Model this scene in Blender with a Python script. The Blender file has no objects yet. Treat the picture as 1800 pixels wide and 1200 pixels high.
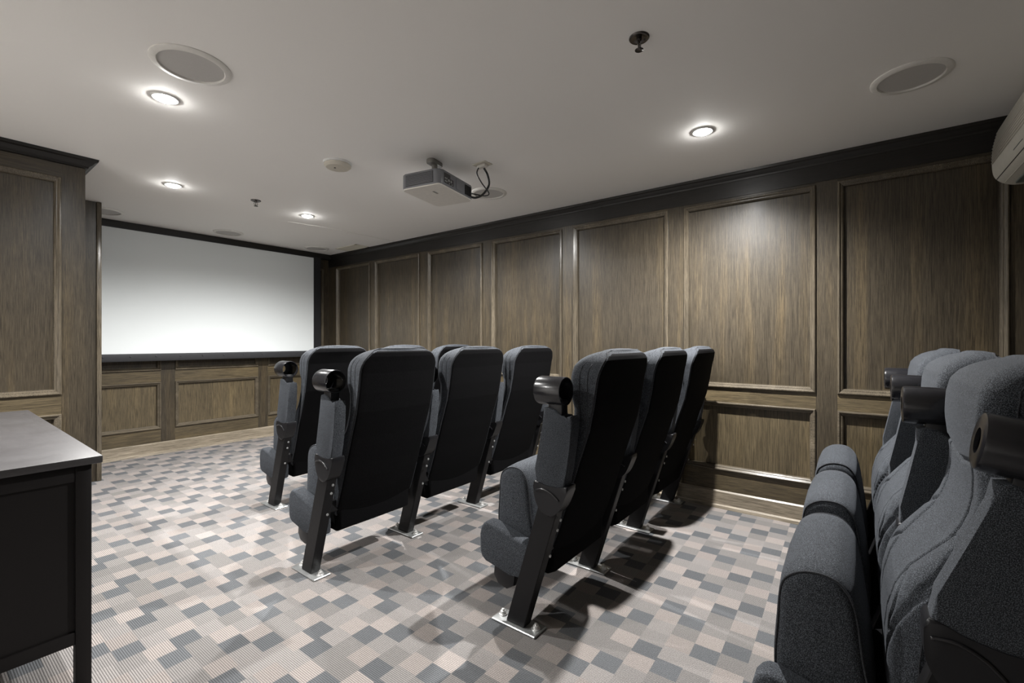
import bpy, bmesh, math, random
from mathutils import Vector, Matrix
S = bpy.context.scene
COL = S.collection
PI = math.pi

# ------------------------------------------------------------------ camera
cam_d = bpy.data.cameras.new('camera'); cam = bpy.data.objects.new('camera', cam_d); COL.objects.link(cam)
cam_d.sensor_width = 36; cam_d.lens = 800 / 1800 * 36; cam_d.shift_y = -1 / 1800
cam_d.clip_start = 0.05
cam.location = (0, 0, 1.225); cam.rotation_euler = (PI / 2, 0, -math.radians(52.7))
S.camera = cam

# ------------------------------------------------------------------ world, exposure, lamps
wd = bpy.data.worlds.new('world'); S.world = wd; wd.use_nodes = True
wd.node_tree.nodes['Background'].inputs[0].default_value = (0.5, 0.52, 0.55, 1)
wd.node_tree.nodes['Background'].inputs[1].default_value = 0.0
S.view_settings.view_transform = 'Standard'; S.view_settings.look = 'None'
S.view_settings.gamma = 1; S.view_settings.use_curve_mapping = False
S.view_settings.exposure = 0.17
LAMP_W = 430
LAMP_COL = (1.0, 0.985, 0.96)
SPOT = math.radians(160); BLEND = 1.0
H = 2.44
# recessed lamps and one added fill lamp (x, y, power factor, label)
LAMPS = [
    (0.76, 2.76, 0.46, 'lit recessed downlight nearest the large round speaker above the black sideboard'),
    (1.22, 4.25, 0.28, 'lit recessed downlight by the panelled wall end, left of the small sprinkler'),
    (2.31, 4.26, 0.68, 'lit recessed downlight closest to the screen, right of the small sprinkler'),
    (2.77, 0.72, 1.12, 'lit recessed downlight on the right, between the near sprinkler and the long panelled wall'),
    (2.50, 2.70, 0.78, 'recessed downlight in the ceiling just behind the projector'),
    (-0.62, 2.76, 0.6, 'added fill lamp, unseen, in the ceiling above the left side of the room'),  # added out of view to brighten the ceiling by bounce
]

# ------------------------------------------------------------------ node helpers
def newmat(name):
    m = bpy.data.materials.new(name); m.use_nodes = True
    nt = m.node_tree; b = nt.nodes['Principled BSDF']
    return m, nt, b
def N(nt, t, **kw):
    n = nt.nodes.new(t)
    for k, v in kw.items(): setattr(n, k, v)
    return n
def L(nt, a, b): nt.links.new(a, b)
def math_n(nt, op, a, b=None, c=None):
    n = N(nt, 'ShaderNodeMath', operation=op)
    for i, v in enumerate((a, b, c)):
        if v is None: continue
        if isinstance(v, (int, float)): n.inputs[i].default_value = v
        else: L(nt, v, n.inputs[i])
    return n.outputs[0]
def mixc(nt, fac, a, b, mode='MIX'):
    n = N(nt, 'ShaderNodeMix', data_type='RGBA', blend_type=mode)
    if isinstance(fac, (int, float)): n.inputs[0].default_value = fac
    else: L(nt, fac, n.inputs[0])
    for i, v in ((6, a), (7, b)):
        if isinstance(v, tuple): n.inputs[i].default_value = (*v, 1) if len(v) == 3 else v
        else: L(nt, v, n.inputs[i])
    return n.outputs[2]
def ramp(nt, fac, stops, interp='LINEAR'):
    n = N(nt, 'ShaderNodeValToRGB'); cr = n.color_ramp; cr.interpolation = interp
    while len(cr.elements) < len(stops): cr.elements.new(0.5)
    for e, (p, c) in zip(cr.elements, stops):
        e.position = p; e.color = (*c, 1) if len(c) == 3 else c
    L(nt, fac, n.inputs[0]); return n.outputs[0]
def noise(nt, vec, scale, detail=2, rough=0.5, dims='3D'):
    n = N(nt, 'ShaderNodeTexNoise', noise_dimensions=dims)
    n.inputs['Scale'].default_value = scale; n.inputs['Detail'].default_value = detail
    n.inputs['Roughness'].default_value = rough
    if vec is not None: L(nt, vec, n.inputs['Vector'])
    return n.outputs[0]
def mapping(nt, vec, scale=(1, 1, 1), loc=(0, 0, 0), rot=(0, 0, 0)):
    n = N(nt, 'ShaderNodeMapping'); n.inputs['Scale'].default_value = scale
    n.inputs['Location'].default_value = loc; n.inputs['Rotation'].default_value = rot
    L(nt, vec, n.inputs['Vector']); return n.outputs[0]
def bump(nt, b, h, strength, dist):
    n = N(nt, 'ShaderNodeBump'); n.inputs['Strength'].default_value = strength
    n.inputs['Distance'].default_value = dist; L(nt, h, n.inputs['Height']); L(nt, n.outputs[0], b.inputs['Normal'])

# ------------------------------------------------------------------ materials
def wood(name, axis, dark, mid, light, rough=0.38, var=0.22):
    """oak with grain running along axis (0,1,2)"""
    m, nt, b = newmat(name)
    tc = N(nt, 'ShaderNodeTexCoord'); oi = N(nt, 'ShaderNodeObjectInfo')
    off = N(nt, 'ShaderNodeVectorMath', operation='SCALE'); off.inputs[0].default_value = (37, 17, 71); L(nt, oi.outputs['Random'], off.inputs['Scale'])
    ad = N(nt, 'ShaderNodeVectorMath', operation='ADD'); L(nt, tc.outputs['Object'], ad.inputs[0]); L(nt, off.outputs[0], ad.inputs[1])
    v = ad.outputs[0]
    def sc(across, along):
        s = [across] * 3; s[axis] = along; return tuple(s)
    fine = noise(nt, mapping(nt, v, sc(1, 0.016)), 430, 3, 0.75)
    med = noise(nt, mapping(nt, v, sc(1, 0.02)), 130, 3, 0.7)
    broad = noise(nt, mapping(nt, v, sc(1, 0.06)), 9, 3, 0.55)
    blot = noise(nt, v, 2.2, 3, 0.6)
    base = ramp(nt, broad, [(0.3, mid), (0.5, tuple(x * 1.12 for x in mid)), (0.72, light)])
    base = mixc(nt, math_n(nt, 'MULTIPLY', ramp(nt, blot, [(0.35, (1, 1, 1)), (0.6, (0, 0, 0))]), 0.35), base, tuple(x * 0.7 for x in mid))
    g = ramp(nt, fine, [(0.42, (1, 1, 1)), (0.57, (0, 0, 0))])
    g2 = ramp(nt, med, [(0.34, (1, 1, 1)), (0.58, (0, 0, 0))])
    c = mixc(nt, math_n(nt, 'MULTIPLY', g, 0.72), base, dark)
    c = mixc(nt, math_n(nt, 'MULTIPLY', g2, 0.2), c, dark)
    rv = math_n(nt, 'MULTIPLY_ADD', oi.outputs['Random'], var, 1 - var / 2)
    hsv = N(nt, 'ShaderNodeHueSaturation'); L(nt, rv, hsv.inputs['Value']); L(nt, c, hsv.inputs['Color'])
    L(nt, hsv.outputs[0], b.inputs['Base Color'])
    b.inputs['Roughness'].default_value = rough
    b.inputs['Coat Weight'].default_value = 0.08; b.inputs['Coat Roughness'].default_value = 0.22; b.inputs['Specular IOR Level'].default_value = 0.35
    bump(nt, b, fine, 0.35, 0.0012)
    return m
D_, M_, G_ = (0.008, 0.0064, 0.0044), (0.060, 0.048, 0.032), (0.108, 0.081, 0.046)
WOODZ = wood('oak_vertical', 2, D_, M_, G_)
WOODY = wood('oak_along_y', 1, D_, M_, G_)
WOODX = wood('oak_along_x', 0, D_, M_, G_)
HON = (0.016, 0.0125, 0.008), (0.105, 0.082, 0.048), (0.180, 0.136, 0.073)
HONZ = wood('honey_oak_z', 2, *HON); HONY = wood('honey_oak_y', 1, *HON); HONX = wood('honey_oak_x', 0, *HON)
ML = (0.06, 0.05, 0.036), (0.26, 0.22, 0.165), (0.40, 0.345, 0.27)
BASEX = wood('base_along_x', 0, *ML); BASEY = wood('base_along_y', 1, *ML)
MOZ = wood('moulding_z', 2, (0.025, 0.021, 0.015), (0.120, 0.100, 0.073), (0.21, 0.176, 0.128), 0.22)
MOY = wood('moulding_y', 1, (0.025, 0.021, 0.015), (0.120, 0.100, 0.073), (0.21, 0.176, 0.128), 0.22)
MOX = wood('moulding_x', 0, (0.025, 0.021, 0.015), (0.120, 0.100, 0.073), (0.21, 0.176, 0.128), 0.22)
CRY = wood('shaded_crown_y', 1, (0.004, 0.0034, 0.003), (0.014, 0.012, 0.010), (0.022, 0.019, 0.016), 0.42)  # near black: lack of lamp light on crown and frieze put into the colour
CRX = wood('crown_x', 0, (0.004, 0.0034, 0.003), (0.014, 0.012, 0.010), (0.022, 0.019, 0.016), 0.42)

def plain(name, col, rough=0.5, metal=0, coat=0, spec=0.5, sp=None):
    m, nt, b = newmat(name)
    b.inputs['Base Color'].default_value = (*col, 1); b.inputs['Roughness'].default_value = rough
    b.inputs['Metallic'].default_value = metal; b.inputs['Coat Weight'].default_value = coat
    b.inputs['Specular IOR Level'].default_value = spec
    tc = N(nt, 'ShaderNodeTexCoord')
    n = noise(nt, tc.outputs['Object'], sp or 40, 3)
    L(nt, mixc(nt, n, tuple(x * 0.88 for x in col), tuple(x * 1.1 for x in col)), b.inputs['Base Color'])
    r = math_n(nt, 'MULTIPLY_ADD', n, 0.12, rough - 0.06); L(nt, r, b.inputs['Roughness'])
    return m
PLAST = plain('black_plastic', (0.010, 0.010, 0.0115), 0.36, spec=0.3)
CUPM = plain('cup_plastic', (0.012, 0.012, 0.014), 0.24, spec=0.45, coat=0.1)
STEEL = plain('black_steel', (0.008, 0.0078, 0.0085), 0.45, spec=0.2)
ZINC = plain('zinc_plate', (0.42, 0.43, 0.43), 0.38, 0.7)
BOLT = plain('bolt_metal', (0.75, 0.75, 0.74), 0.3, 0.6)
BLACKF = plain('screen_frame', (0.012, 0.012, 0.014), 0.6)
BLACKG = plain('screen_border', (0.035, 0.036, 0.040), 0.5)
WHITEP = plain('white_plastic', (0.72, 0.72, 0.70), 0.4)
BEIGEP = plain('cream_plastic', (0.58, 0.54, 0.46), 0.45)
GREYP = plain('projector_grey', (0.17, 0.175, 0.19), 0.38)
MOUNTG = plain('mount_grey', (0.20, 0.19, 0.175), 0.45)
GREYL = plain('projector_light_grey', (0.72, 0.69, 0.64), 0.45)
DARKP = plain('dark_plastic', (0.03, 0.03, 0.033), 0.35)
CHROME = plain('sprinkler_metal', (0.10, 0.09, 0.085), 0.25, 0.9)
CABLE = plain('cable_rubber', (0.012, 0.012, 0.012), 0.45)
ACW = plain('ac_plastic', (0.55, 0.53, 0.47), 0.4)
ACG = plain('ac_display', (0.12, 0.14, 0.13), 0.3)
GRILLE = plain('speaker_grille', (0.50, 0.485, 0.465), 0.75, sp=300)
SPKRIM = plain('speaker_rim', (0.74, 0.72, 0.68), 0.5)
HATCH = plain('hatch_paint', (0.70, 0.66, 0.56), 0.7)

def mk_ceiling():
    m, nt, b = newmat('ceiling_paint')
    tc = N(nt, 'ShaderNodeTexCoord'); n = noise(nt, tc.outputs['Object'], 1.3, 3); n2 = noise(nt, tc.outputs['Object'], 180, 2)
    L(nt, mixc(nt, n, (0.85, 0.83, 0.80), (0.89, 0.87, 0.84)), b.inputs['Base Color'])
    b.inputs['Roughness'].default_value = 0.75
    bump(nt, b, n2, 0.15, 0.001); return m
CEIL = mk_ceiling()
def mk_screen():
    m, nt, b = newmat('screen_vinyl')
    tc = N(nt, 'ShaderNodeTexCoord'); n = noise(nt, tc.outputs['Object'], 400, 2)
    L(nt, mixc(nt, n, (0.74, 0.78, 0.79), (0.78, 0.82, 0.83)), b.inputs['Base Color'])
    b.inputs['Roughness'].default_value = 0.85; return m
SCREEN = mk_screen()

def mk_carpet():
    m, nt, b = newmat('patterned_carpet')
    tc = N(nt, 'ShaderNodeTexCoord'); sp = N(nt, 'ShaderNodeSeparateXYZ')
    L(nt, mapping(nt, tc.outputs['Object'], rot=(0, 0, -0.02)), sp.inputs[0])
    x, y = sp.outputs[0], sp.outputs[1]
    PX, PY = 0.0881, 0.0972
    ry = math_n(nt, 'DIVIDE', math_n(nt, 'ADD', y, 20 * PY * 4 - 0.295), PY)
    row = math_n(nt, 'FLOOR', ry); rm = math_n(nt, 'MODULO', row, 4)
    offs = [0, -1.0, 1.05, 1.82]
    o = None
    for i, v in enumerate(offs):
        if v == 0: continue
        t = math_n(nt, 'MULTIPLY', math_n(nt, 'COMPARE', rm, i, 0.1), v)
        o = t if o is None else math_n(nt, 'ADD', o, t)
    cx_ = math_n(nt, 'SUBTRACT', math_n(nt, 'DIVIDE', math_n(nt, 'ADD', x, 40 * PX - 2.322 + PX / 2), PX), o)
    colm = math_n(nt, 'FLOOR', cx_); k = math_n(nt, 'MODULO', math_n(nt, 'ADD', colm, 400), 4)
    # class of each block
    isd = math_n(nt, 'COMPARE', k, 0, 0.1)
    kb = [2, 1, 2, 3]; bg = None
    for i, v in enumerate(kb):
        t = math_n(nt, 'MULTIPLY', math_n(nt, 'COMPARE', rm, i, 0.1), math_n(nt, 'COMPARE', k, v, 0.1))
        bg = t if bg is None else math_n(nt, 'ADD', bg, t)
    cv = N(nt, 'ShaderNodeCombineXYZ'); L(nt, colm, cv.inputs[0]); L(nt, row, cv.inputs[1])
    wn = N(nt, 'ShaderNodeTexWhiteNoise', noise_dimensions='2D'); L(nt, cv.outputs[0], wn.inputs['Vector'])
    other = ramp(nt, wn.outputs['Value'], [(0.0, (0.218, 0.206, 0.200)), (0.35, (0.236, 0.222, 0.215)), (0.7, (0.252, 0.235, 0.227))], 'CONSTANT')
    c = mixc(nt, bg, other, (0.300, 0.268, 0.252))
    c = mixc(nt, isd, c, (0.122, 0.127, 0.135))
    br = math_n(nt, 'MULTIPLY_ADD', wn.outputs['Value'], 0.17, 0.82)
    # yarn speckle and ribs along y
    spk = noise(nt, tc.outputs['Object'], 330, 2, 0.75)
    fx = math_n(nt, 'FRACT', math_n(nt, 'MULTIPLY', x, 140))
    rib = math_n(nt, 'SINE', math_n(nt, 'MULTIPLY', fx, PI))
    gap = math_n(nt, 'LESS_THAN', rib, 0.42)
    s = math_n(nt, 'MULTIPLY_ADD', spk, 2.2, -0.10)
    s = math_n(nt, 'MULTIPLY', s, math_n(nt, 'MULTIPLY_ADD', gap, -0.62, 1.06))
    s = math_n(nt, 'MULTIPLY', s, br)
    # block colour scaled by speckle, ribs and block variation
    v = N(nt, 'ShaderNodeVectorMath', operation='SCALE'); L(nt, c, v.inputs[0]); L(nt, s, v.inputs['Scale'])
    L(nt, v.outputs[0], b.inputs['Base Color'])
    b.inputs['Roughness'].default_value = 0.95; b.inputs['Specular IOR Level'].default_value = 0.15
    h = math_n(nt, 'ADD', rib, math_n(nt, 'MULTIPLY', spk, 0.8))
    bump(nt, b, h, 0.5, 0.003)
    return m
CARPET = mk_carpet()

def mk_fabric(name, base, spk_col, amt, spec=0.2, sheen=0.05):
    m, nt, b = newmat(name)
    tc = N(nt, 'ShaderNodeTexCoord')
    n1 = noise(nt, tc.outputs['Object'], 520, 2, 0.7)
    n2 = noise(nt, tc.outputs['Object'], 240, 2, 0.6)
    n3 = noise(nt, tc.outputs['Object'], 900, 1, 0.5)
    f = math_n(nt, 'MULTIPLY', ramp(nt, n1, [(0.47, (0, 0, 0)), (0.62, (1, 1, 1))]), amt)
    c = mixc(nt, f, base, spk_col)
    lint = ramp(nt, n3, [(0.76, (0, 0, 0)), (0.80, (1, 1, 1))])
    c = mixc(nt, math_n(nt, 'MULTIPLY', lint, 0.5 if spec > 0.1 else 0.12), c, (0.34, 0.35, 0.36))
    L(nt, c, b.inputs['Base Color']); b.inputs['Roughness'].default_value = 0.92
    b.inputs['Specular IOR Level'].default_value = spec
    b.inputs['Sheen Weight'].default_value = sheen; b.inputs['Sheen Roughness'].default_value = 0.45
    b.inputs['Sheen Tint'].default_value = (0.75, 0.82, 0.95, 1)
    bump(nt, b, math_n(nt, 'ADD', n1, n2), 0.5, 0.0015)
    return m
FAB = mk_fabric('charcoal_fabric', (0.013, 0.0145, 0.017), (0.155, 0.17, 0.195), 0.55)
FABB = mk_fabric('black_back_fabric', (0.0022, 0.0022, 0.0025), (0.010, 0.010, 0.011), 0.5, 0.06, 0.0)
FABL = mk_fabric('charcoal_fabric_panel', (0.018, 0.019, 0.022), (0.085, 0.09, 0.10), 0.5)
PIPE = mk_fabric('seam_piping', (0.022, 0.023, 0.026), (0.09, 0.095, 0.105), 0.5)

def mk_lampmat():
    m, nt, b = newmat('lamp_lens')
    b.inputs['Base Color'].default_value = (0.9, 0.9, 0.9, 1)
    b.inputs['Emission Color'].default_value = (1, 0.99, 0.97, 1); b.inputs['Emission Strength'].default_value = 240
    return m
LENS = mk_lampmat()
CABW = plain('black_brown_wood', (0.008, 0.0068, 0.0068), 0.55, spec=0.25, sp=12)
def mk_cabtop():
    m, nt, b = newmat('black_brown_top')
    tc = N(nt, 'ShaderNodeTexCoord')
    g = noise(nt, mapping(nt, tc.outputs['Object'], (30, 3, 30)), 3, 4, 0.6)
    s = noise(nt, tc.outputs['Object'], 5, 4, 0.6)
    L(nt, mixc(nt, g, (0.030, 0.028, 0.029), (0.048, 0.045, 0.046)), b.inputs['Base Color'])
    r = math_n(nt, 'MULTIPLY_ADD', s, 0.25, 0.30); L(nt, r, b.inputs['Roughness'])
    b.inputs['Coat Weight'].default_value = 0.1; b.inputs['Coat Roughness'].default_value = 0.4
    bump(nt, b, g, 0.2, 0.001); return m
CABT = mk_cabtop()

# ------------------------------------------------------------------ geometry helpers
def link(name, bm, m, parent=None, smooth=False, autos=None, kind=None):
    me = bpy.data.meshes.new(name)
    bmesh.ops.recalc_face_normals(bm, faces=bm.faces[:])
    bm.to_mesh(me); bm.free(); me.materials.append(m)
    if smooth or autos:
        me.polygons.foreach_set('use_smooth', [True] * len(me.polygons))
        if autos: me.set_sharp_from_angle(angle=math.radians(autos))
    o = bpy.data.objects.new(name, me); COL.objects.link(o)
    if parent is not None: o.parent = parent
    if kind: o['kind'] = kind
    return o
def bx(bm, a, b, bev=0.0, seg=2, rot=None, piv=None):
    mn = [min(a[i], b[i]) for i in range(3)]; mx = [max(a[i], b[i]) for i in range(3)]
    vs = [bm.verts.new((x, y, z)) for z in (mn[2], mx[2]) for y in (mn[1], mx[1]) for x in (mn[0], mx[0])]
    fs = [bm.faces.new([vs[i] for i in q]) for q in ((0, 2, 3, 1), (4, 5, 7, 6), (0, 1, 5, 4), (2, 6, 7, 3), (0, 4, 6, 2), (1, 3, 7, 5))]
    if rot is not None: bmesh.ops.rotate(bm, verts=vs, cent=piv or (0, 0, 0), matrix=rot)
    if bev > 0:
        es = list({e for f in fs for e in f.edges})
        bmesh.ops.bevel(bm, geom=es, offset=bev, segments=seg, profile=0.5, affect='EDGES')
    return bm
def box(name, a, b, m, parent=None, bev=0.0, seg=2, kind=None):
    return link(name, bx(bmesh.new(), a, b, bev, seg), m, parent, autos=40 if bev else None, kind=kind)
def prism(bm, pts, a, b, axis=0, bev=0.0, seg=2):
    """polygon pts in the two other axes, extruded a..b along axis"""
    def P(p, t):
        return {0: (t, p[0], p[1]), 1: (p[0], t, p[1]), 2: (p[0], p[1], t)}[axis]
    A = [bm.verts.new(P(p, a)) for p in pts]; B = [bm.verts.new(P(p, b)) for p in pts]
    n = len(pts); fa = bm.faces.new(A[::-1]); fb = bm.faces.new(B)
    for i in range(n): bm.faces.new((A[i], A[(i + 1) % n], B[(i + 1) % n], B[i]))
    if bev > 0:
        es = list(set(fa.edges) | set(fb.edges))
        bmesh.ops.bevel(bm, geom=es, offset=bev, segments=seg, profile=0.5, affect='EDGES')
    return bm
def smoothpoly(pts, sub=4):
    """closed Catmull-Rom through pts"""
    out = []; n = len(pts)
    for i in range(n):
        p0, p1, p2, p3 = (Vector(pts[(i + k) % n]) for k in (-1, 0, 1, 2))
        for s in range(sub):
            t = s / sub
            q = 0.5 * ((2 * p1) + (p2 - p0) * t + (2 * p0 - 5 * p1 + 4 * p2 - p3) * t * t + (3 * p1 - p0 - 3 * p2 + p3) * t ** 3)
            out.append(tuple(q))
    return out
def smoothpath(pts, sub=6):
    out = []; n = len(pts)
    for i in range(n - 1):
        p0, p1, p2, p3 = (Vector(pts[max(0, min(n - 1, i + k))]) for k in (-1, 0, 1, 2))
        for s in range(sub):
            t = s / sub
            out.append(0.5 * ((2 * p1) + (p2 - p0) * t + (2 * p0 - 5 * p1 + 4 * p2 - p3) * t * t + (3 * p1 - p0 - 3 * p2 + p3) * t ** 3))
    out.append(Vector(pts[-1])); return out
def tube(bm, path, r, seg=8, closed=False):
    path = [Vector(p) for p in path]; n = len(path); rings = []
    up = Vector((0, 0, 1)); prev = None
    for i, p in enumerate(path):
        if closed: t = path[(i + 1) % n] - path[(i - 1) % n]
        else: t = path[min(n - 1, i + 1)] - path[max(0, i - 1)]
        if t.length < 1e-9: t = Vector((0, 1, 0))
        t.normalize()
        if prev is None:
            a = t.cross(up)
            if a.length < 1e-3: a = t.cross(Vector((1, 0, 0)))
        else: a = prev - t * prev.dot(t)
        a.normalize(); prev = a; b = t.cross(a)
        rings.append([bm.verts.new(p + r * (math.cos(q) * a + math.sin(q) * b)) for q in (2 * PI * k / seg for k in range(seg))])
    m = n if closed else n - 1
    for i in range(m):
        A, B = rings[i], rings[(i + 1) % n]
        for k in range(seg): bm.faces.new((A[k], A[(k + 1) % seg], B[(k + 1) % seg], B[k]))
    if not closed: bm.faces.new(rings[0][::-1]); bm.faces.new(rings[-1])
    return bm
def lathe(bm, prof, c=(0, 0, 0), axis='Z', seg=40):
    """prof: list of (r, h) revolved about axis through c; ends at r=0 are capped"""
    c = Vector(c); rings = []
    for r, h in prof:
        ring = []
        for k in range(seg):
            q = 2 * PI * k / seg; a, b = r * math.cos(q), r * math.sin(q)
            v = {'Z': Vector((a, b, h)), 'Y': Vector((a, h, b)), 'X': Vector((h, a, b))}[axis]
            ring.append(bm.verts.new(c + v))
        rings.append(ring)
    for A, B in zip(rings, rings[1:]):
        for k in range(seg): bm.faces.new((A[k], A[(k + 1) % seg], B[(k + 1) % seg], B[k]))
    bmesh.ops.remove_doubles(bm, verts=[v for R_ in rings for v in R_], dist=1e-6)
    return bm
def thing(name, label, cat, loc=(0, 0, 0), rz=0, group=None):
    o = bpy.data.objects.new(name, None); COL.objects.link(o); o.empty_display_size = 0.1
    o.location = loc; o.rotation_euler = (0, 0, rz); o['label'] = label; o['category'] = cat
    if group: o['group'] = group
    return o
def tag(o, label, cat, group=None):
    o['label'] = label; o['category'] = cat
    if group: o['group'] = group
    return o
def copy_tree(o, parent=None):
    c = o.copy(); COL.objects.link(c)
    if parent is not None: c.parent = parent
    for ch in list(o.children): copy_tree(ch, c)
    return c
def lerp_tab(tab, z):
    if z <= tab[0][0]: return tab[0][1]
    for (a, va), (b, vb) in zip(tab, tab[1:]):
        if z <= b:
            t = (z - a) / (b - a); return va + (vb - va) * t
    return tab[-1][1]

# ------------------------------------------------------------------ room shell
XR, YS, YB, XL = 3.60, 6.05, -0.78, -1.35
YBLK, XBLK, YW, XW = 4.12, 0.693, 5.30, 0.99
fl = box('floor', (XL - 0.2, YB - 0.2, -0.1), (XR + 0.3, YS + 0.3, 0), CARPET, kind='structure')
ce = box('ceiling', (XL - 0.2, YB - 0.2, H), (XR + 0.3, YS + 0.3, H + 0.1), CEIL, kind='structure')
bm = bmesh.new(); tube(bm, smoothpath([(2.30, 4.62, H), (2.68, 4.54, H), (3.1, 4.52, H), (3.55, 4.50, H)]), 0.004, 6)
link('ceiling_seam', bm, SPKRIM, ce)

def wall_panels(root, side, plane, out, spans, lo, hi, rows, mV, mH, moV, moH, end_lo, end_hi):
    """side 'y': wall runs along y at x=plane, out=-1 room towards -x. side 'x': runs along x at y=plane.
       spans: moulding outer edges [(a,b)...] ascending; rows: [(z0,z1)...]"""
    def B(name, a0, a1, z0, z1, d0, d1, m, bev=0.0):
        p0, p1 = plane + out * d0, plane + out * d1
        if side == 'y': return box(name, (p0, a0, z0), (p1, a1, z1), m, root, bev)
        return box(name, (a0, p0, z0), (a1, p1, z1), m, root, bev)
    # stiles
    edges = [end_lo] + [v for s in spans for v in s] + [end_hi]
    for i in range(0, len(edges), 2):
        if edges[i + 1] - edges[i] > 0.01: B('stile', edges[i], edges[i + 1], lo, hi, -0.022, 0, mV)
    for a, b in spans:
        zs = [lo] + [v for r in rows for v in r] + [hi]
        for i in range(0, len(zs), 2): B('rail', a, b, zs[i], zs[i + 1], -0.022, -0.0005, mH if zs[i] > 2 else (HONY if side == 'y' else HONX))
        for z0, z1 in rows:
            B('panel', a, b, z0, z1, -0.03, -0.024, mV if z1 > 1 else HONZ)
            # bolection moulding: a mitred profile swept round the opening
            prof = [(0, -0.001), (0, 0.010), (0.005, 0.016), (0.010, 0.0165), (0.021, 0.005), (0.025, 0.005), (0.033, -0.004), (0.036, -0.025)]
            bm = bmesh.new(); rings = []
            for cx_, cz_ in ((a, z0), (b, z0), (b, z1), (a, z1)):
                sx = 1 if cx_ == a else -1; sz = 1 if cz_ == z0 else -1
                rg = []
                for d, h in prof:
                    u_, w_ = cx_ + sx * d, cz_ + sz * d; pp = plane + out * h
                    rg.append(bm.verts.new((pp, u_, w_) if side == 'y' else (u_, pp, w_)))
                rings.append(rg)
            for i in range(4):
                A, C = rings[i], rings[(i + 1) % 4]
                for k in range(len(prof) - 1): bm.faces.new((A[k], A[k + 1], C[k + 1], C[k]))
            link('panel_moulding', bm, moV if z1 - z0 > b - a else moH, root, autos=25)
ROWS = [(0.274, 0.777), (0.883, 2.25)]
wr = box('wall_right', (XR + 0.03, YB - 0.1, 0), (XR + 0.15, YS + 0.1, H), WOODZ, kind='structure')
spansR = [(-0.651, 0.109), (0.225, 1.072), (1.194, 2.046), (2.165, 3.0), (3.131, 3.958), (4.108, 4.955), (5.07, 5.84)]
wall_panels(wr, 'y', XR, -1, spansR, 0.12, H - 0.002, ROWS, WOODZ, WOODY, MOZ, MOY, YB, YS - 0.0)
ws = box('wall_screen', (XBLK + 0.1, YS + 0.03, 0), (XR + 0.03, YS + 0.15, H), WOODZ, kind='structure')
wall_panels(ws, 'x', YS, -1, [(0.85, 1.627), (1.757, 2.637), (2.756, 3.52)], 0.12, H - 0.002, [(0.270, 0.778), (0.903, 2.25)], WOODZ, WOODX, MOZ, MOX, XBLK + 0.1, XR)
wl = box('wall_left', (XL, YBLK + 0.03, 0), (XBLK - 0.002, YBLK + 0.16, H), WOODZ, kind='structure')
wall_panels(wl, 'x', YBLK, -1, [(-1.20, -0.42), (-0.29, 0.578)], 0.12, H - 0.002, [(0.270, 0.752), (0.877, 2.285)], WOODZ, WOODX, MOZ, MOX, XL, XBLK)
box('return_panel', (XBLK - 0.02, YBLK + 0.0225, 0), (XBLK, YW + 0.02, H - 0.002), WOODZ, wl)
wg = box('wall_wing', (XBLK, YW, 0), (XW - 0.028, YW + 0.05, H - 0.002), WOODZ, kind='structure')
box('edge_trim', (XW - 0.028, YW - 0.014, 0), (XW + 0.006, YW + 0.06, H - 0.002), MOZ, wg, 0.004)
box('return_panel', (XW - 0.03, YW + 0.06, 0), (XW - 0.005, YS, H - 0.002), WOODZ, wg)
wsl = box('wall_side', (XL - 0.12, YB - 0.1, 0), (XL, YBLK + 0.16, H), CEIL, kind='structure')
wb = box('wall_back', (XL - 0.1, YB - 0.15, 0), (XR + 0.15, YB - 0.03, H), WOODZ, kind='structure')
wall_panels(wb, 'x', YB, 1, [(-1.1, -0.2), (-0.07, 0.83), (0.96, 1.86), (1.99, 2.75), (2.87, 3.48)], 0.12, H - 0.002, ROWS, WOODZ, WOODX, MOZ, MOX, XL, XR)
# baseboards with shoe moulding
bbp = [(0, 0), (0.0, 0.118), (0.006, 0.128), (0.016, 0.118), (0.018, 0.028), (0.030, 0.020), (0.034, 0.0)]
def baseboard(name, side, plane, out, a, b, m):
    bm = bmesh.new()
    prism(bm, [(plane + out * d, z) for d, z in bbp], a, b, 1 if side == 'y' else 0)
    return link(name, bm, m, kind='structure')
baseboard('baseboard_right', 'y', XR, -1, YB, YS, BASEY)
baseboard('baseboard_screen', 'x', YS, -1, XW, XR, BASEX)
baseboard('baseboard_left', 'x', YBLK, -1, XL, XBLK, BASEX)
baseboard('baseboard_back', 'x', YB, 1, XL, XR, BASEX)
# crown mouldings
crp = [(0, H - 0.065), (0.012, H - 0.062), (0.016, H - 0.050), (0.030, H - 0.040), (0.042, H - 0.024), (0.056, H - 0.018), (0.060, H - 0.001), (0, H - 0.001)]
bm = bmesh.new(); prism(bm, [(XR - d * 0.6, z) for d, z in crp], YB, YS, 1); link('trim_1', bm, CRY, autos=25, kind='structure')
# crown wraps the outer corner of the left block
bm = bmesh.new(); rgs = []
for (px, py) in ((XL, None), (XBLK, 'c'), (XBLK, 'e')):
    rg = []
    for d, z in crp:
        if py is None: p = (px, YBLK - d, z)
        elif py == 'c': p = (px + d, YBLK - d, z)
        else: p = (px + d, YW - 0.001, z)
        rg.append(bm.verts.new(p))
    rgs.append(rg)
for A, C in zip(rgs, rgs[1:]):
    for k in range(len(crp)): bm.faces.new((A[k], A[(k + 1) % len(crp)], C[(k + 1) % len(crp)], C[k]))
bm.faces.new(rgs[0]); bm.faces.new(rgs[-1][::-1])
link('trim_2', bm, CRX, autos=25, kind='structure')
# frieze boards under the crown, coloured dark for the shade above the lamp beams
box('trim_3', (XR - 0.004, YB, 2.268), (XR + 0.001, YS, H - 0.06), CRY, kind='structure')
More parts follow.
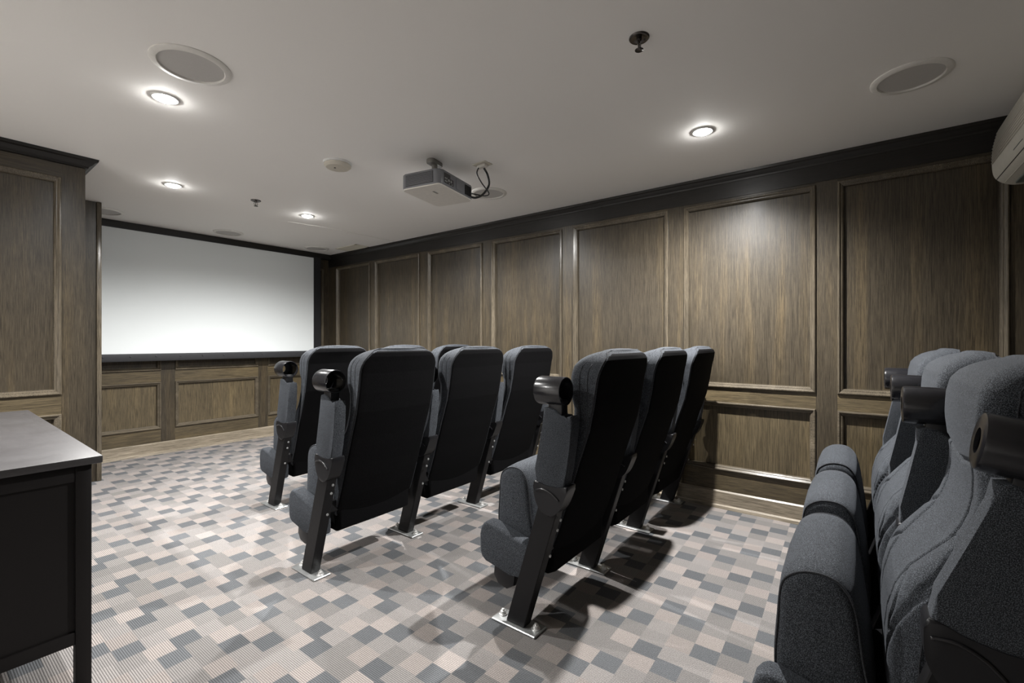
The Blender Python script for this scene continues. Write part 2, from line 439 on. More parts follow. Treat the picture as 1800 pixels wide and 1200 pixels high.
# black beam above the screen
box('trim_4', (XW, YS - 0.10, 2.376), (XR - 0.02, YS - 0.001, H - 0.001), CRX, kind='structure')

# ------------------------------------------------------------------ projection screen
SX0, SX1, SZ0, SZ1, SY = 1.00, 3.31, 1.092, 2.362, YS - 0.115
sc_ = thing('projection_screen', 'large white projection screen in a black frame on the far wall', 'screen', (2.15, SY, 1.0))
def rel(o, p): o.parent = p; o.matrix_parent_inverse = p.matrix_basis.inverted(); return o
rel(box('screen_surface', (SX0, SY, SZ0), (SX1, SY + 0.012, SZ1), SCREEN), sc_)
bm = bmesh.new()
bx(bm, (SX1, SY - 0.004, 1.02), (SX1 + 0.10, SY + 0.10, SZ1 + 0.012))
bx(bm, (SX0, SY - 0.004, SZ1), (SX1, SY + 0.10, SZ1 + 0.012))
rel(link('frame', bm, BLACKF), sc_)
bm = bmesh.new()
prof = [(SY + 0.09, SZ0), (SY - 0.012, SZ0), (SY - 0.024, SZ0 - 0.012), (SY - 0.024, SZ0 - 0.060), (SY - 0.012, SZ0 - 0.078), (SY + 0.09, SZ0 - 0.082)]
prism(bm, prof, SX0, SX1 + 0.10, 0); rel(link('bottom_border', bm, BLACKG, autos=40), sc_)
for k in range(11):
    bm = bmesh.new(); lathe(bm, [(0, -0.006), (0.006, -0.005), (0.008, 0), (0.0, 0.001)], (SX0 + 0.12 + k * 0.215, SY - 0.024, SZ0 - 0.03), 'Y', 10)
    rel(link('snap_button', bm, BLACKG, smooth=True), sc_)

# ------------------------------------------------------------------ theatre chairs (local x to the right, +y to the screen)
YF = [(0.30, -0.070), (0.36, -0.062), (0.43, -0.058), (0.50, -0.058), (0.56, -0.064), (0.62, -0.080), (0.67, -0.104), (0.72, -0.142), (0.76, -0.172), (0.80, -0.192), (0.84, -0.204), (0.88, -0.210), (0.92, -0.211), (0.96, -0.208), (1.02, -0.206), (1.08, -0.208), (1.12, -0.214), (1.145, -0.230), (1.162, -0.252), (1.175, -0.280), (1.182, -0.31)]
YBK = [(0.22, -0.085), (0.32, -0.124), (0.40, -0.156), (0.49, -0.188), (0.57, -0.213), (0.65, -0.240), (0.72, -0.262), (0.80, -0.290), (0.86, -0.310), (0.957, -0.330), (1.06, -0.346), (1.12, -0.362), (1.145, -0.370), (1.165, -0.368), (1.18, -0.350)]
CXB, WB = 0.321, 0.251
def halfw(z):
    w = WB
    zt = 1.188; r = 0.115
    if z > zt - r: w -= 1.25 * (r - math.sqrt(max(0, r * r - (z - zt + r) ** 2)))
    zb = 0.27; r = 0.07
    if z < zb + r: w -= r - math.sqrt(max(0, r * r - (zb + r - z) ** 2))
    return w
def seg_d(p, pts):
    best = 9
    for a, b in zip(pts, pts[1:]):
        ax, az = a; bx_, bz = b; dx, dz = bx_ - ax, bz - az
        t = max(0, min(1, ((p[0] - ax) * dx + (p[1] - az) * dz) / (dx * dx + dz * dz + 1e-12)))
        d = math.hypot(p[0] - ax - t * dx, p[1] - az - t * dz)
        if d < best: best = d
    return best
def cr2(pts, sub=5):
    return [(v.x, v.y) for v in smoothpath([(a, b, 0) for a, b in pts], sub)]
# grooves given as (|s|, z) with s measured across the front and around onto the side
GROOVES = [
    cr2([(0.235, 0.93), (0.19, 0.952), (0.12, 0.945), (0.0, 0.93)]),              # headrest seam
    cr2([(0.155, 0.945), (0.150, 0.80), (0.120, 0.66), (0.105, 0.50), (0.10, 0.40)]),   # long body seam
    cr2([(0.150, 0.78), (0.205, 0.755), (0.235, 0.70), (0.232, 0.635)]),          # quilted leaf, upper
    cr2([(0.120, 0.67), (0.160, 0.65), (0.185, 0.60), (0.180, 0.53)]),         # quilted leaf, lower
    cr2([(0.30, 0.80), (0.262, 0.69), (0.215, 0.57), (0.170, 0.45)]),            # side seam
]
def build_back():
    bm = bmesh.new(); rings = []
    zs = []; z = 0.272
    while z < 1.186: zs.append(z); z += 0.0045
    zs.append(1.186)
    NF, NC, NS = 100, 9, 7
    for z in zs:
        w = halfw(z); yf = lerp_tab(YF, z); yb = lerp_tab(YBK, z)
        yb = min(yb, yf - 0.02); dep = yf - yb
        rf = min(0.075 if z < 0.93 else 0.075 - min(0.035, (z - 0.93) * 0.5), dep * 0.55, w * 0.5); rb = min(0.014, dep * 0.2)
        pts = []
        # front, left to right with rounded corners
        def corner(cx_, cy_, r, a0, a1, n): return [(cx_ + r * math.cos(a0 + (a1 - a0) * k / n), cy_ + r * math.sin(a0 + (a1 - a0) * k / n)) for k in range(n + 1)]
        crown = lambda x: 0.010 * (1 - (x / w) ** 2) if w > 0 else 0
        pts += [(p, 'f') for p in corner(-w + rf, yf - rf, rf, PI, PI / 2, 22)]
        for k in range(1, NF): pts.append(((-w + rf + (2 * w - 2 * rf) * k / NF, yf), 'f'))
        pts += [(p, 'f') for p in corner(w - rf, yf - rf, rf, PI / 2, 0, 22)]
        for k in range(1, NS): pts.append(((w, yf - rf + (yb + rb - yf + rf) * k / NS), 's'))
        pts += [(p, 'b') for p in corner(w - rb, yb + rb, rb, 0, -PI / 2, 4)]
        for k in range(1, 20): pts.append(((w - rb - (2 * w - 2 * rb) * k / 20, yb), 'b'))
        pts += [(p, 'b') for p in corner(-w + rb, yb + rb, rb, -PI / 2, -PI, 4)]
        for k in range(1, NS): pts.append(((-w, yb + rb + (yf - rf - yb - rb) * k / NS), 's'))
        ring = []
        for (x, y), t in pts:
            if t == 'f':
                # arc length style coordinate that continues round the corner
                s = abs(x) + max(0, (yf - y)) * 0.6
                d = min(seg_d((s, z), g) for g in GROOVES)
                k = 0.0100 * math.exp(-(d / 0.0055) ** 2)
                # leaves stand slightly proud
                puff = 0.006 * math.exp(-((s - 0.165) / 0.05) ** 2 - ((z - 0.68) / 0.11) ** 2)
                hr = 0.003 * math.exp(-((z - 1.04) / 0.07) ** 2)
                nx = 0 if y > yf - 1e-4 else (x / abs(x)) * 0.6
                y2 = y - k + puff + hr + crown(x) * 0.4; x2 = x - nx * k
                ring.append(bm.verts.new((CXB + x2, y2, z)))
            elif t == 'b': ring.append(bm.verts.new((CXB + x, y - 0.014 * (1 - (x / w) ** 2), z)))
            else: ring.append(bm.verts.new((CXB + x, y, z)))
        rings.append(ring)
    n = len(rings[0])
    for A, B in zip(rings, rings[1:]):
        for k in range(n): bm.faces.new((A[k], A[(k + 1) % n], B[(k + 1) % n], B[k]))
    # crowned top cap
    for R_, zz in ((rings[-1], 0.006), (rings[0], -0.006)):
        c0 = sum((v.co for v in R_), Vector()) / n
        mid = [bm.verts.new(c0.lerp(v.co, 0.6) + Vector((0, 0, zz * 0.7))) for v in R_]
        c = bm.verts.new(c0 + Vector((0, 0, zz)))
        for k in range(n):
            bm.faces.new((R_[k], R_[(k + 1) % n], mid[(k + 1) % n], mid[k])); bm.faces.new((mid[k], mid[(k + 1) % n], c))
    return bm
PADP = smoothpoly([(0.160, 0.600), (0.135, 0.635), (0.095, 0.652), (0.045, 0.648), (0.012, 0.615), (-0.004, 0.56), (-0.018, 0.46), (-0.034, 0.34), (-0.030, 0.262), (0.03, 0.238), (0.115, 0.248), (0.162, 0.31), (0.176, 0.40), (0.170, 0.51)], 5)
PX0, PX1 = 0.064, 0.576
def build_pad():
    bm = bmesh.new(); c = Vector((sum(p[0] for p in PADP), sum(p[1] for p in PADP))) / len(PADP)
    rings = []
    ins = [(0.0, 0.030), (0.004, 0.018), (0.014, 0.007), (0.03, 0.001), (0.09, -0.004), (0.26, -0.008)]
    W = PX1 - PX0
    xs = [(PX0 + a, i) for a, i in ins] + [(PX1 - a, i) for a, i in reversed(ins[:-1])]
    for x, i in xs:
        rg = []
        for p in PADP:
            v = Vector(p) - c; v = v * (1 - i / max(v.length, 1e-6)); rg.append(bm.verts.new((x, c.x + v.x, c.y + v.y)))
        rings.append(rg)
    n = len(PADP)
    for A, B in zip(rings, rings[1:]):
        for k in range(n): bm.faces.new((A[k], A[(k + 1) % n], B[(k + 1) % n], B[k]))
    bm.faces.new(rings[0][::-1]); bm.faces.new(rings[-1]); return bm
ARMP = [(-0.148, 0.952), (-0.172, 0.958), (-0.205, 0.950), (-0.232, 0.928), (-0.246, 0.915), (-0.258, 0.925), (-0.276, 0.930), (-0.284, 0.90), (-0.270, 0.80), (-0.254, 0.70), (-0.246, 0.63), (-0.20, 0.618), (-0.150, 0.628), (-0.106, 0.640), (-0.108, 0.70), (-0.130, 0.81), (-0.147, 0.90)]
CAPP = smoothpoly([(-0.104, 0.648), (-0.104, 0.60), (-0.118, 0.555), (-0.150, 0.520), (-0.185, 0.518), (-0.222, 0.545), (-0.250, 0.60), (-0.262, 0.648), (-0.22, 0.640), (-0.16, 0.640)], 4)

def build_standard(root, end=None):
    """leg, armrest, cup holder and hinge cap at local x = ox"""
    ox = root['_ox'] if '_ox' in root else 0.0
    bm = bmesh.new()
    prism(bm, [(0.048, 0.012), (-0.046, 0.012), (-0.236, 0.62), (-0.142, 0.62)], ox - 0.026, ox + 0.026, 0, 0.003, 1)
    leg = link('leg', bm, STEEL, root)
    bm = bmesh.new(); bx(bm, (ox - 0.046, -0.115, 0), (ox + 0.046, 0.115, 0.010), 0.003, 1); link('base_plate', bm, ZINC, leg)
    for sy in (-0.088, 0.088):
        bm = bmesh.new()
        lathe(bm, [(0, 0.010), (0.019, 0.010), (0.019, 0.014), (0.013, 0.015), (0.012, 0.026), (0.006, 0.027), (0.006, 0.034), (0, 0.035)], (ox + 0.004, sy, 0), 'Z', 14)
        link('anchor_bolt', bm, BOLT, leg, autos=35)
    for (yy, zz) in ((-0.205, 0.50), (-0.190, 0.455), (-0.155, 0.34)):
        bm = bmesh.new(); lathe(bm, [(0, -0.004), (0.006, -0.003), (0.007, 0.0), (0, 0.001)], (ox, yy - 0.006, zz), 'Y', 10)
        link('screw', bm, ZINC, leg)
    bm = bmesh.new(); prism(bm, ARMP, ox - 0.031, ox + 0.031, 0, 0.010, 3)
    arm = link('armrest', bm, FAB, root, autos=40)
    bm = bmesh.new(); prism(bm, CAPP, ox - 0.035, ox + 0.035, 0, 0.006, 3); cap = link('hinge_cap', bm, PLAST, arm, autos=40)
    for sx in (-1, 1):
        bm = bmesh.new(); tube(bm, smoothpath([(ox + sx * 0.036, -0.112, 0.612), (ox + sx * 0.037, -0.15, 0.622), (ox + sx * 0.037, -0.19, 0.612), (ox + sx * 0.036, -0.225, 0.588)]), 0.0045, 8)
        link('cap_lip', bm, CUPM, arm, smooth=True)
    bm = bmesh.new(); bx(bm, (ox - 0.024, -0.232, 0.925), (ox + 0.024, -0.168, 0.985), 0.004, 2); link('holder_neck', bm, PLAST, arm, autos=40)
    bm = bmesh.new(); R = 0.0585
    lathe(bm, [(0.026, -0.113), (R - 0.008, -0.113), (R - 0.002, -0.1155), (R, -0.122), (R, -0.234), (R - 0.001, -0.238), (R - 0.0045, -0.238), (R - 0.005, -0.234), (R - 0.005, -0.124), (0.026, -0.120), (0.026, -0.113)], (ox, 0, 1.022), 'Y', 48)
    link('cup_holder', bm, CUPM, arm, autos=35)

def build_chair():
    root = thing('theater_chair', '', 'chair', (0, 0, 0))
    b = link('backrest', build_back(), FAB, root, smooth=True); b.data.materials.append(FABB)
    for p in b.data.polygons:
        if p.normal.y < -0.55 and p.center.z < 1.17: p.material_index = 1
    # piping along the rear edge and two seams on each flank
    def outline(inset_y, rr, sidex):
        pts = []
        zz = [0.30 + k * 0.02 for k in range(42)]
        for z in zz: pts.append((z, 1))
        return pts
    bm = bmesh.new(); path = []
    zl = [0.30 + k * 0.02 for k in range(42)] + [1.13, 1.15, 1.165, 1.175]
    for z in zl: path.append((CXB - halfw(z) - 0.0005, lerp_tab(YBK, z) + 0.010, z))
    for k in range(1, 12):
        x = -halfw(1.175) + 2 * halfw(1.175) * k / 12; path.append((CXB + x, lerp_tab(YBK, 1.178) + 0.004, 1.184))
    for z in reversed(zl): path.append((CXB + halfw(z) + 0.0005, lerp_tab(YBK, z) + 0.010, z))
    tube(bm, path, 0.0035, 6); link('rear_piping', bm, PIPE, b, smooth=True)
    for off, z0 in ((0.052, 0.30), (0.088, 0.93)):
        for sx in (-1, 1):
            bm = bmesh.new(); p = []
            z = z0
            while z < 1.15: p.append((CXB + sx * (halfw(z) + 0.0004), min(lerp_tab(YF, z) - off, lerp_tab(YF, z) - 0.02), z)); z += 0.02
            p = [q for q in p if q[1] > lerp_tab(YBK, q[2]) + 0.03]
            if len(p) > 3: tube(bm, p, 0.0018, 5); link('side_seam', bm, PIPE, b, smooth=True)
    pad = link('seat_cushion', build_pad(), FAB, root, autos=50)
    for x in (PX0 + 0.012, PX1 - 0.012):
        bm = bmesh.new(); c = Vector((sum(p[0] for p in PADP), sum(p[1] for p in PADP))) / len(PADP)
        path = []
        for p in PADP:
            v = Vector(p) - c; v = v * (1 - 0.0065 / v.length); path.append((x, c.x + v.x, c.y + v.y))
        tube(bm, path, 0.0028, 6, closed=True); link('cushion_piping', bm, PIPE, pad, smooth=True)
    bm = bmesh.new(); prism(bm, [(0.09, 0.262), (0.10, 0.235), (0.07, 0.212), (-0.09, 0.205), (-0.125, 0.225), (-0.13, 0.33), (-0.07, 0.33)], 0.085, 0.56, 0, 0.018, 3)
    link('seat_pan', bm, FABB, root, autos=40)
    bm = bmesh.new(); bx(bm, (0.026, -0.13, 0.33), (0.09, -0.07, 0.39), 0.004, 1)
    link('pivot_bracket', bm, STEEL, root)
    build_standard(root)
    return root
def add_end(root):
    """padded block and bracket on the outer side of the first chair of a row"""
    pr = [(0.196, 0.392), (0.182, 0.402), (0.160, 0.404), (-0.085, 0.345), (-0.105, 0.330), (-0.10, 0.215), (-0.06, 0.200), (0.04, 0.205), (0.180, 0.222), (0.204, 0.238), (0.214, 0.260), (0.217, 0.34), (0.208, 0.375)]
    bm = bmesh.new(); prism(bm, pr, -0.014, 0.062, 0, 0.018, 4); link('end_cushion', bm, FAB, root, autos=50)
    bm = bmesh.new(); prism(bm, [(0.14, 0.225), (0.145, 0.17), (0.12, 0.135), (0.07, 0.125), (0.03, 0.15), (0.02, 0.225)], 0.004, 0.070, 0, 0.008, 2); link('support_bracket', bm, PLAST, root, autos=40)
def add_last_standard(root, w):
    root['_ox'] = w; build_standard(root); del root['_ox']

proto = build_chair()
first = True
ROWSEAT = [
    ('front row of folded theatre chairs', 1.625, 3.465, 0.632, ['black folded theatre chair leftmost in the row closest to the screen', 'black folded theatre chair in the middle of the row closest to the screen', 'black folded theatre chair in the row closest to the screen, beside the long panelled wall']),
    ('second row of folded theatre chairs', 1.275, 2.315, 0.637, ['black folded theatre chair leftmost in the second row from the screen', 'black folded theatre chair in the middle of the second row from the screen', 'black folded theatre chair at the wall end of the second row from the screen']),
    ('third row of folded theatre chairs', 1.585, 1.172, 0.640, ['black folded theatre chair in the centre foreground, outer chair of the third row', 'black folded theatre chair in the middle of the third row, between its two neighbours', 'black folded theatre chair of the third row casting its shadow on the long panelled wall']),
    ('rear row of folded theatre chairs', 1.285, 0.003, 0.637, ['black folded theatre chair nearest the camera at the right edge of the picture', 'black folded theatre chair in the middle of the rear row on the right', 'black folded theatre chair of the rear row next to the long panelled wall']),
]
for grp, x0, y0, pitch, labels in ROWSEAT:
    for i, lb in enumerate(labels):
        r = copy_tree(proto)
        r.location = (x0 + i * pitch, y0, 0); r['label'] = lb; r['group'] = grp; r['category'] = 'chair'
        if i == 0: add_end(r)
        if i == 0 and grp.startswith('rear'):
            # this armrest is flipped a little further back than the rest
            for ch in r.children:
                if ch.name.startswith('armrest'):
                    pv = Matrix.Translation((0, -0.18, 0.58)); ch.matrix_local = pv @ Matrix.Rotation(math.radians(10), 4, 'X') @ pv.inverted()
        if i == 2: add_last_standard(r, pitch)
for ch in list(proto.children_recursive): bpy.data.objects.remove(ch)
bpy.data.objects.remove(proto)

# ------------------------------------------------------------------ black sideboard
CX1, CX0, CY0, CY1, CZ = 0.407, -0.075, 2.143, 3.90, 0.818
cb = thing('sideboard', 'long black-brown wooden sideboard with four square legs at the left edge', 'cabinet', ((CX0 + CX1) / 2, (CY0 + CY1) / 2, 0))
rel(box('top', (CX0, CY0, CZ - 0.026), (CX1, CY1, CZ), CABT, None, 0.003), cb)
bx0, bx1, by0, by1 = CX0 + 0.026, CX1 - 0.026, CY0 + 0.022, CY1 - 0.022
for lx in (bx0, bx1 - 0.042):
    for ly in (by0, by1 - 0.042):
        rel(box('leg', (lx, ly, 0), (lx + 0.042, ly + 0.042, CZ - 0.026), CABW, None, 0.002), cb)
for ly in (by0, by1 - 0.026):
    rel(box('end_panel', (bx0 + 0.042, ly + 0.012, 0.212), (bx1 - 0.042, ly + 0.024, 0.735), CABW), cb)
    rel(box('top_rail', (bx0 + 0.042, ly + 0.003, 0.735), (bx1 - 0.042, ly + 0.026, CZ - 0.026), CABW, None, 0.0015), cb)
    rel(box('bottom_rail', (bx0 + 0.042, ly + 0.003, 0.168), (bx1 - 0.042, ly + 0.026, 0.212), CABW, None, 0.0015), cb)
rel(box('back_panel', (bx1 - 0.022, by0 + 0.042, 0.168), (bx1 - 0.008, by1 - 0.042, CZ - 0.026), CABW), cb)
rel(box('bottom_panel', (bx0 + 0.02, by0 + 0.026, 0.175), (bx1 - 0.022, by1 - 0.026, 0.193), CABW), cb)
nd = 3; dl = (by1 - by0 - 0.084) / nd
for i in range(nd):
    a = by0 + 0.042 + i * dl
    d = rel(box('drawer', (bx0 + 0.004, a + 0.004, 0.60), (bx0 + 0.024, a + dl - 0.004, CZ - 0.035), CABW, None, 0.003), cb)
    dr = rel(box('door', (bx0 + 0.004, a + 0.004, 0.20), (bx0 + 0.024, a + dl - 0.004, 0.59), CABW, None, 0.003), cb)
    for (pz, par) in ((0.69, d), (0.52, dr)):
        bm = bmesh.new(); lathe(bm, [(0, -0.024), (0.012, -0.022), (0.014, -0.014), (0.006, -0.006), (0.006, 0.005), (0, 0.005)], (bx0 + 0.004, a + dl / 2, pz), 'X', 16)
        k = link('knob', bm, BOLT, None, smooth=True); k.parent = par; k.matrix_parent_inverse = par.matrix_parent_inverse.copy() @ Matrix.Identity(4)
        k.matrix_parent_inverse = (cb.matrix_basis @ par.matrix_parent_inverse).inverted()

# ------------------------------------------------------------------ ceiling fittings
def speaker(x, y, label, R=0.148):
    t = thing('ceiling_speaker', label, 'speaker', (x, y, H), 0, 'round ceiling speakers')
    bm = bmesh.new(); lathe(bm, [(R, 0), (R, -0.004), (R - 0.008, -0.010), (R - 0.026, -0.011), (R - 0.029, -0.006), (R - 0.029, 0)], (0, 0, 0), 'Z', 64)
    link('rim', bm, SPKRIM, t, autos=40)
    bm = bmesh.new(); lathe(bm, [(R - 0.028, -0.003), (0.08, -0.0045), (0, -0.005)], (0, 0, 0), 'Z', 64); link('grille', bm, GRILLE, t, smooth=True)
speaker(0.741, 2.341, 'large round ceiling speaker at upper left, next to the nearest starry downlight', 0.152)
speaker(2.78, -0.19, 'round ceiling speaker at upper right above the rear row')
speaker(2.86, 2.42, 'round ceiling speaker just behind the projector cables')
speaker(2.132, 5.62, 'round ceiling speaker close to the screen, above its middle')
speaker(3.20, 5.66, 'round ceiling speaker in the far corner beside the access hatch')
speaker(1.07, 5.60, 'round ceiling speaker by the screen, mostly hidden behind the left panelled wall end')

for x, y, pf, lb in LAMPS:
    t = thing('downlight', lb, 'light', (x, y, H), 0, 'recessed downlights')
    bm = bmesh.new(); lathe(bm, [(0.060, 0), (0.060, -0.003), (0.054, -0.006), (0.044, -0.005), (0.042, -0.001)], (0, 0, 0), 'Z', 40); link('trim_ring', bm, WHITEP, t, smooth=True)
    bm = bmesh.new(); lathe(bm, [(0.042, -0.002), (0.037, -0.010), (0.024, -0.017), (0, -0.020)], (0, 0, 0), 'Z', 32); link('lens', bm, LENS, t, smooth=True)
    ld = bpy.data.lights.new('lamp_light', 'SPOT'); ld.energy = LAMP_W * pf; ld.color = LAMP_COL
    ld.spot_size = SPOT; ld.spot_blend = BLEND; ld.shadow_soft_size = 0.022
    lo = bpy.data.objects.new('lamp_light', ld); COL.objects.link(lo); lo.parent = t; lo.location = (0, 0, -0.035)
    if x > 2.7: lo.rotation_euler = (math.radians(9), 0, 0)   # this lamp is aimed a little towards the screen

def sprinkler(x, y, label):
    t = thing('fire_sprinkler', label, 'sprinkler', (x, y, H), 0, 'ceiling fire sprinklers')
    bm = bmesh.new(); lathe(bm, [(0.040, 0), (0.040, -0.003), (0.036, -0.007), (0.026, -0.005), (0.022, -0.002), (0.012, -0.002), (0, -0.002)], (0, 0, 0), 'Z', 32); link('escutcheon', bm, CHROME, t, smooth=True)
    bm = bmesh.new(); lathe(bm, [(0.010, -0.002), (0.010, -0.014), (0.006, -0.018), (0, -0.018)], (0, 0, 0), 'Z', 16)
    lathe(bm, [(0, -0.016), (0.003, -0.018), (0.003, -0.042), (0, -0.044)], (0, 0, 0), 'Z', 10)
    for s in (-1, 1): tube(bm, smoothpath([(s * 0.009, 0, -0.012), (s * 0.014, 0, -0.024), (s * 0.012, 0, -0.036), (s * 0.003, 0, -0.046)]), 0.0022, 6)
    link('frame_arms', bm, CHROME, t, autos=50)
    bm = bmesh.new(); lathe(bm, [(0, -0.046), (0.010, -0.046), (0.017, -0.049), (0.017, -0.0505), (0, -0.050)], (0, 0, 0), 'Z', 24); link('deflector', bm, CHROME, t, smooth=True)
sprinkler(1.76, 0.70, 'larger looking fire sprinkler at top centre right of the picture, near the camera')
sprinkler(1.79, 4.15, 'small looking fire sprinkler hanging between the two far downlights')

sd = thing('smoke_detector', 'flat round cream smoke detector on the ceiling left of the projector', 'smoke detector', (1.75, 2.83, H))
bm = bmesh.new(); lathe(bm, [(0.092, 0), (0.092, -0.012), (0.086, -0.014), (0, -0.014)], seg=48); link('mounting_base', bm, WHITEP, sd, autos=35)
bm = bmesh.new(); lathe(bm, [(0.088, -0.014), (0.088, -0.024), (0.074, -0.036), (0, -0.040)], seg=48); link('cover', bm, BEIGEP, sd, autos=35)
bm = bmesh.new(); lathe(bm, [(0, -0.038), (0.006, -0.0385), (0.006, -0.042), (0, -0.042)], (-0.02, 0.0, 0), seg=12); link('indicator', bm, DARKP, sd)

bm = bmesh.new()
for a, b in (((3.355, 5.02), (3.375, 5.48)), ((3.53, 5.02), (3.55, 5.48)), ((3.355, 5.02), (3.55, 5.04)), ((3.355, 5.46), (3.55, 5.48))):
    bx(bm, (a[0], a[1], H - 0.006), (b[0], b[1], H - 0.0002))
hh = thing('access_hatch', 'cream rectangular ceiling hatch beside the long panelled wall near the screen', 'hatch', (3.45, 5.25, H))
rel(link('frame', bm, HATCH), hh)
rel(box('hatch_door', (3.376, 5.041, H - 0.003), (3.529, 5.459, H - 0.0002), HATCH), hh)

# projector
pj = thing('projector', 'grey ceiling mounted projector with vented side and cables', 'projector', (2.175, 2.29, 2.22), math.radians(11))
LX, LY, PH = 0.205, 0.155, 0.098
def rrect(lx, ly, r, n=5):
    out = []
    for cx_, cy_, a in ((lx - r, ly - r, 0), (-lx + r, ly - r, PI / 2), (-lx + r, -ly + r, PI), (lx - r, -ly + r, 1.5 * PI)):
        for k in range(n + 1): out.append((cx_ + r * math.cos(a + PI / 2 * k / n), cy_ + r * math.sin(a + PI / 2 * k / n)))
    return out
bm = bmesh.new(); prism(bm, rrect(LX, LY, 0.035), 0.004, PH, 2, 0.006, 2); pb = link('body', bm, GREYP, pj, autos=35)
bm = bmesh.new(); prism(bm, rrect(LX - 0.003, LY - 0.003, 0.033), -0.004, 0.008, 2, 0.003, 1); link('bottom_cover', bm, GREYL, pj, autos=35)
bm = bmesh.new(); bx(bm, (-LX - 0.001, -LY + 0.05, 0.014), (-LX + 0.01, LY - 0.04, PH - 0.012)); vt = link('air_vent', bm, DARKP, pj)
bm = bmesh.new()
for k in range(9):
    z = 0.020 + k * 0.0082; bx(bm, (-LX - 0.004, -LY + 0.052, z), (-LX + 0.004, LY - 0.042, z + 0.0032))
link('vent_slats', bm, GREYP, vt)
bm = bmesh.new(); bx(bm, (-LX + 0.048, -LY - 0.001, 0.020), (-LX + 0.155, -LY + 0.01, 0.060)); bx(bm, (-LX + 0.048, -LY - 0.001, 0.056), (-LX + 0.118, -LY + 0.01, 0.084))
cp = link('connector_panel', bm, DARKP, pj)
for (dx, dz, r) in ((0.060, 0.050, 0.006), (0.076, 0.050, 0.006), (0.060, 0.032, 0.006), (0.076, 0.032, 0.006), (0.100, 0.044, 0.009), (0.126, 0.044, 0.009), (0.105, 0.026, 0.005), (0.135, 0.026, 0.005)):
    bm = bmesh.new(); lathe(bm, [(0, -0.004), (r * 0.55, -0.004), (r * 0.6, -0.002), (r, -0.002), (r, 0.002), (0, 0.002)], (-LX + dx, -LY - 0.001, dz), 'Y', 14); link('socket', bm, ZINC, cp)
bm = bmesh.new(); bx(bm, (-LX + 0.185, -LY - 0.004, 0.016), (-LX + 0.262, -LY + 0.01, 0.088), 0.003, 1); link('lamp_cover', bm, GREYP, pj, autos=40)
bm = bmesh.new(); bx(bm, (LX - 0.115, -LY - 0.001, 0.014), (LX - 0.03, -LY + 0.01, 0.084)); v2 = link('exhaust_vent', bm, DARKP, pj)
bm = bmesh.new()
for k in range(7): bx(bm, (LX - 0.112 + k * 0.0115, -LY - 0.003, 0.018), (LX - 0.109 + k * 0.0115, -LY + 0.005, 0.080))
link('vent_slats', bm, STEEL, v2)
bm = bmesh.new(); lathe(bm, [(0.038, 0.0), (0.038, 0.014), (0.030, 0.018), (0.026, 0.008), (0, 0.004)], (-0.10, LY - 0.002, 0.052), 'Y', 28); link('lens', bm, PLAST, pj, smooth=True)
bm = bmesh.new(); bx(bm, (-0.10, -0.035, -0.0055), (-0.05, -0.022, -0.0035)); link('underside_label', bm, MOUNTG, pj)
bm = bmesh.new(); bx(bm, (-0.09, -0.02, PH), (0.02, 0.02, PH + 0.012), 0.003, 1); bx(bm, (-0.10, -0.075, PH), (-0.085, 0.075, PH + 0.008), 0.002, 1); bx(bm, (0.01, -0.075, PH), (0.025, 0.075, PH + 0.008), 0.002, 1)
mt = link('mount_bracket', bm, GREYL, pj, autos=40)
bm = bmesh.new(); lathe(bm, [(0, PH + 0.008), (0.019, PH + 0.010), (0.019, 0.198), (0, 0.198)], (-0.045, 0, 0), 'Z', 20); link('mount_pole', bm, MOUNTG, pj, autos=40)
bm = bmesh.new(); prism(bm, [(-0.045 + a, b) for a, b in rrect(0.062, 0.030, 0.018)], 0.192, 0.2185, 2, 0.003, 1); link('ceiling_plate', bm, MOUNTG, pj, autos=35)

cpl = thing('cable_plate', 'small beige ceiling plate feeding black cables to the projector', 'wall plate', (2.365, 2.06, H), math.radians(0))
bm = bmesh.new(); bx(bm, (-0.04, -0.060, -0.006), (0.04, 0.060, 0), 0.002, 1); link('plate', bm, BEIGEP, cpl, autos=40)
bm = bmesh.new(); bx(bm, (-0.018, -0.036, -0.026), (0.018, 0.036, -0.006), 0.003, 1); link('cable_outlet', bm, GREYL, cpl, autos=40)
def cable(pts, r, label):
    bm = bmesh.new(); tube(bm, smoothpath(pts, 10), r, 8)
    c = link('cable', bm, CABLE, smooth=True); c.parent = pj; c.matrix_parent_inverse = pj.matrix_basis.inverted()
cable([(2.372, 2.05, H - 0.027), (2.40, 2.04, 2.37), (2.425, 2.05, 2.31), (2.42, 2.10, 2.255), (2.40, 2.15, 2.235), (2.372, 2.185, 2.245)], 0.0075, 'thick black cable looping down from the ceiling plate to the projector')
cable([(2.350, 2.08, H - 0.026), (2.335, 2.08, 2.37), (2.36, 2.06, 2.31), (2.425, 2.05, 2.255), (2.43, 2.09, 2.245), (2.40, 2.16, 2.262), (2.372, 2.195, 2.270)], 0.0042, 'thin black cable crossing the thick one beside the projector')

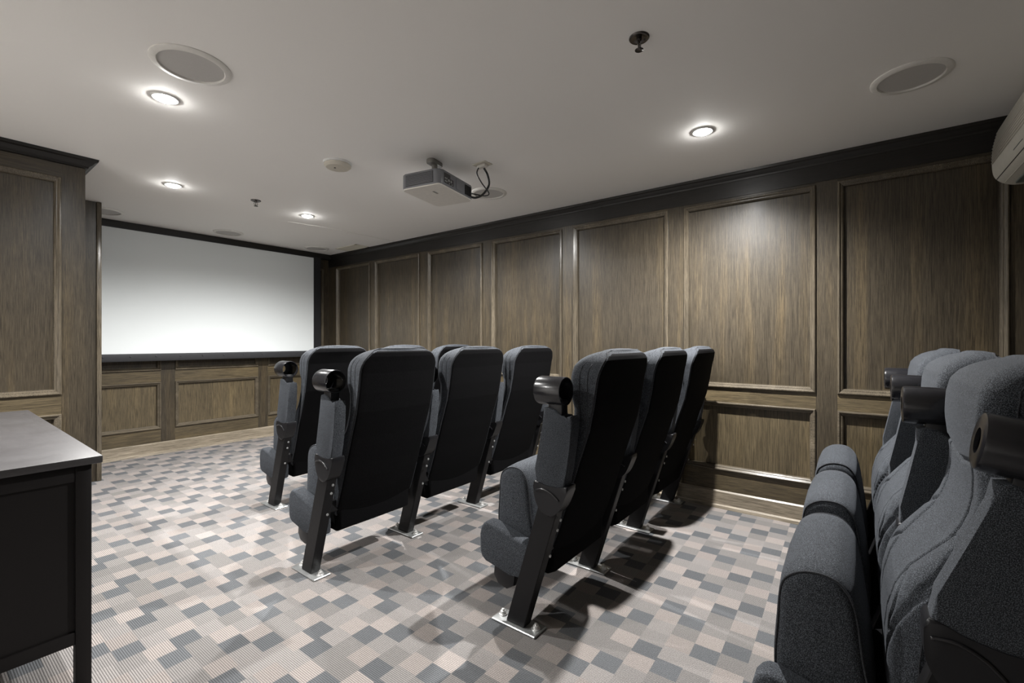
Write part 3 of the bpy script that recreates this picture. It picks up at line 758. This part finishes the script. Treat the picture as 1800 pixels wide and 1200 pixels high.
# air conditioner on the back wall, right corner
ac = thing('air_conditioner', 'beige wall mounted air conditioner with ribbed front at the top right corner', 'air conditioner', (2.8, YB, 2.2))
AX0, AX1 = 2.30, 3.30
acp = smoothpoly([(YB + 0.003, 2.40), (-0.665, 2.405), (-0.625, 2.375), (-0.585, 2.325), (-0.553, 2.262), (-0.538, 2.19), (-0.535, 2.12), (-0.540, 2.062), (-0.556, 2.03), (-0.585, 2.008), (-0.625, 1.997), (-0.70, 2.00), (YB + 0.003, 2.03)], 5)
acp = [(max(a, YB + 0.003), b) for a, b in acp]
bm = bmesh.new(); prism(bm, acp, AX0, AX1, 0, 0.008, 3); rel(link('housing', bm, ACW, autos=35), ac)
def acy(z): return lerp_tab([(2.05, -0.5425), (2.062, -0.540), (2.12, -0.535), (2.19, -0.538), (2.262, -0.553), (2.325, -0.585), (2.375, -0.625)], z)
bm = bmesh.new()
for k in range(17):
    z = 2.115 + k * 0.0145
    tube(bm, [(AX0 + 0.02, acy(z) + 0.002, z), (AX1 - 0.02, acy(z) + 0.002, z)], 0.0042, 6)
rel(link('front_grille', bm, ACW, smooth=True), ac)
bm = bmesh.new(); bx(bm, (2.78, -0.548, 2.060), (2.92, -0.5395, 2.084)); rel(link('display', bm, ACG), ac)
bm = bmesh.new(); bx(bm, (AX0 + 0.004, -0.600, 2.034), (AX1 - 0.004, -0.5505, 2.039)); rel(link('panel_gap', bm, DARKP), ac)
bm = bmesh.new(); bx(bm, (AX0 + 0.05, -0.645, 1.990), (AX1 - 0.06, -0.605, 2.0), 0.002, 1); rel(link('louvre', bm, ACG), ac)
bm = bmesh.new(); tube(bm, smoothpath([(AX0 + 0.02, -0.578, 2.012), (AX1 - 0.03, -0.578, 2.012)]), 0.003, 6); rel(link('lower_lip', bm, ACW), ac)

# wall outlet
ol = thing('wall_outlet', 'white outlet cover plate low on the long panelled wall behind the second row', 'outlet', (XR, 2.415, 0.378))
oy, oz = 2.415, 0.378
rel(box('cover_plate', (3.603, oy - 0.042, oz - 0.066), (3.619, oy + 0.042, oz + 0.066), WHITEP, None, 0.003), ol)
for dz in (-0.022, 0.022):
    bm = bmesh.new(); bx(bm, (3.601, oy - 0.017, oz + dz - 0.014), (3.604, oy + 0.017, oz + dz + 0.014), 0.001, 1); rel(link('socket', bm, BEIGEP), ol)
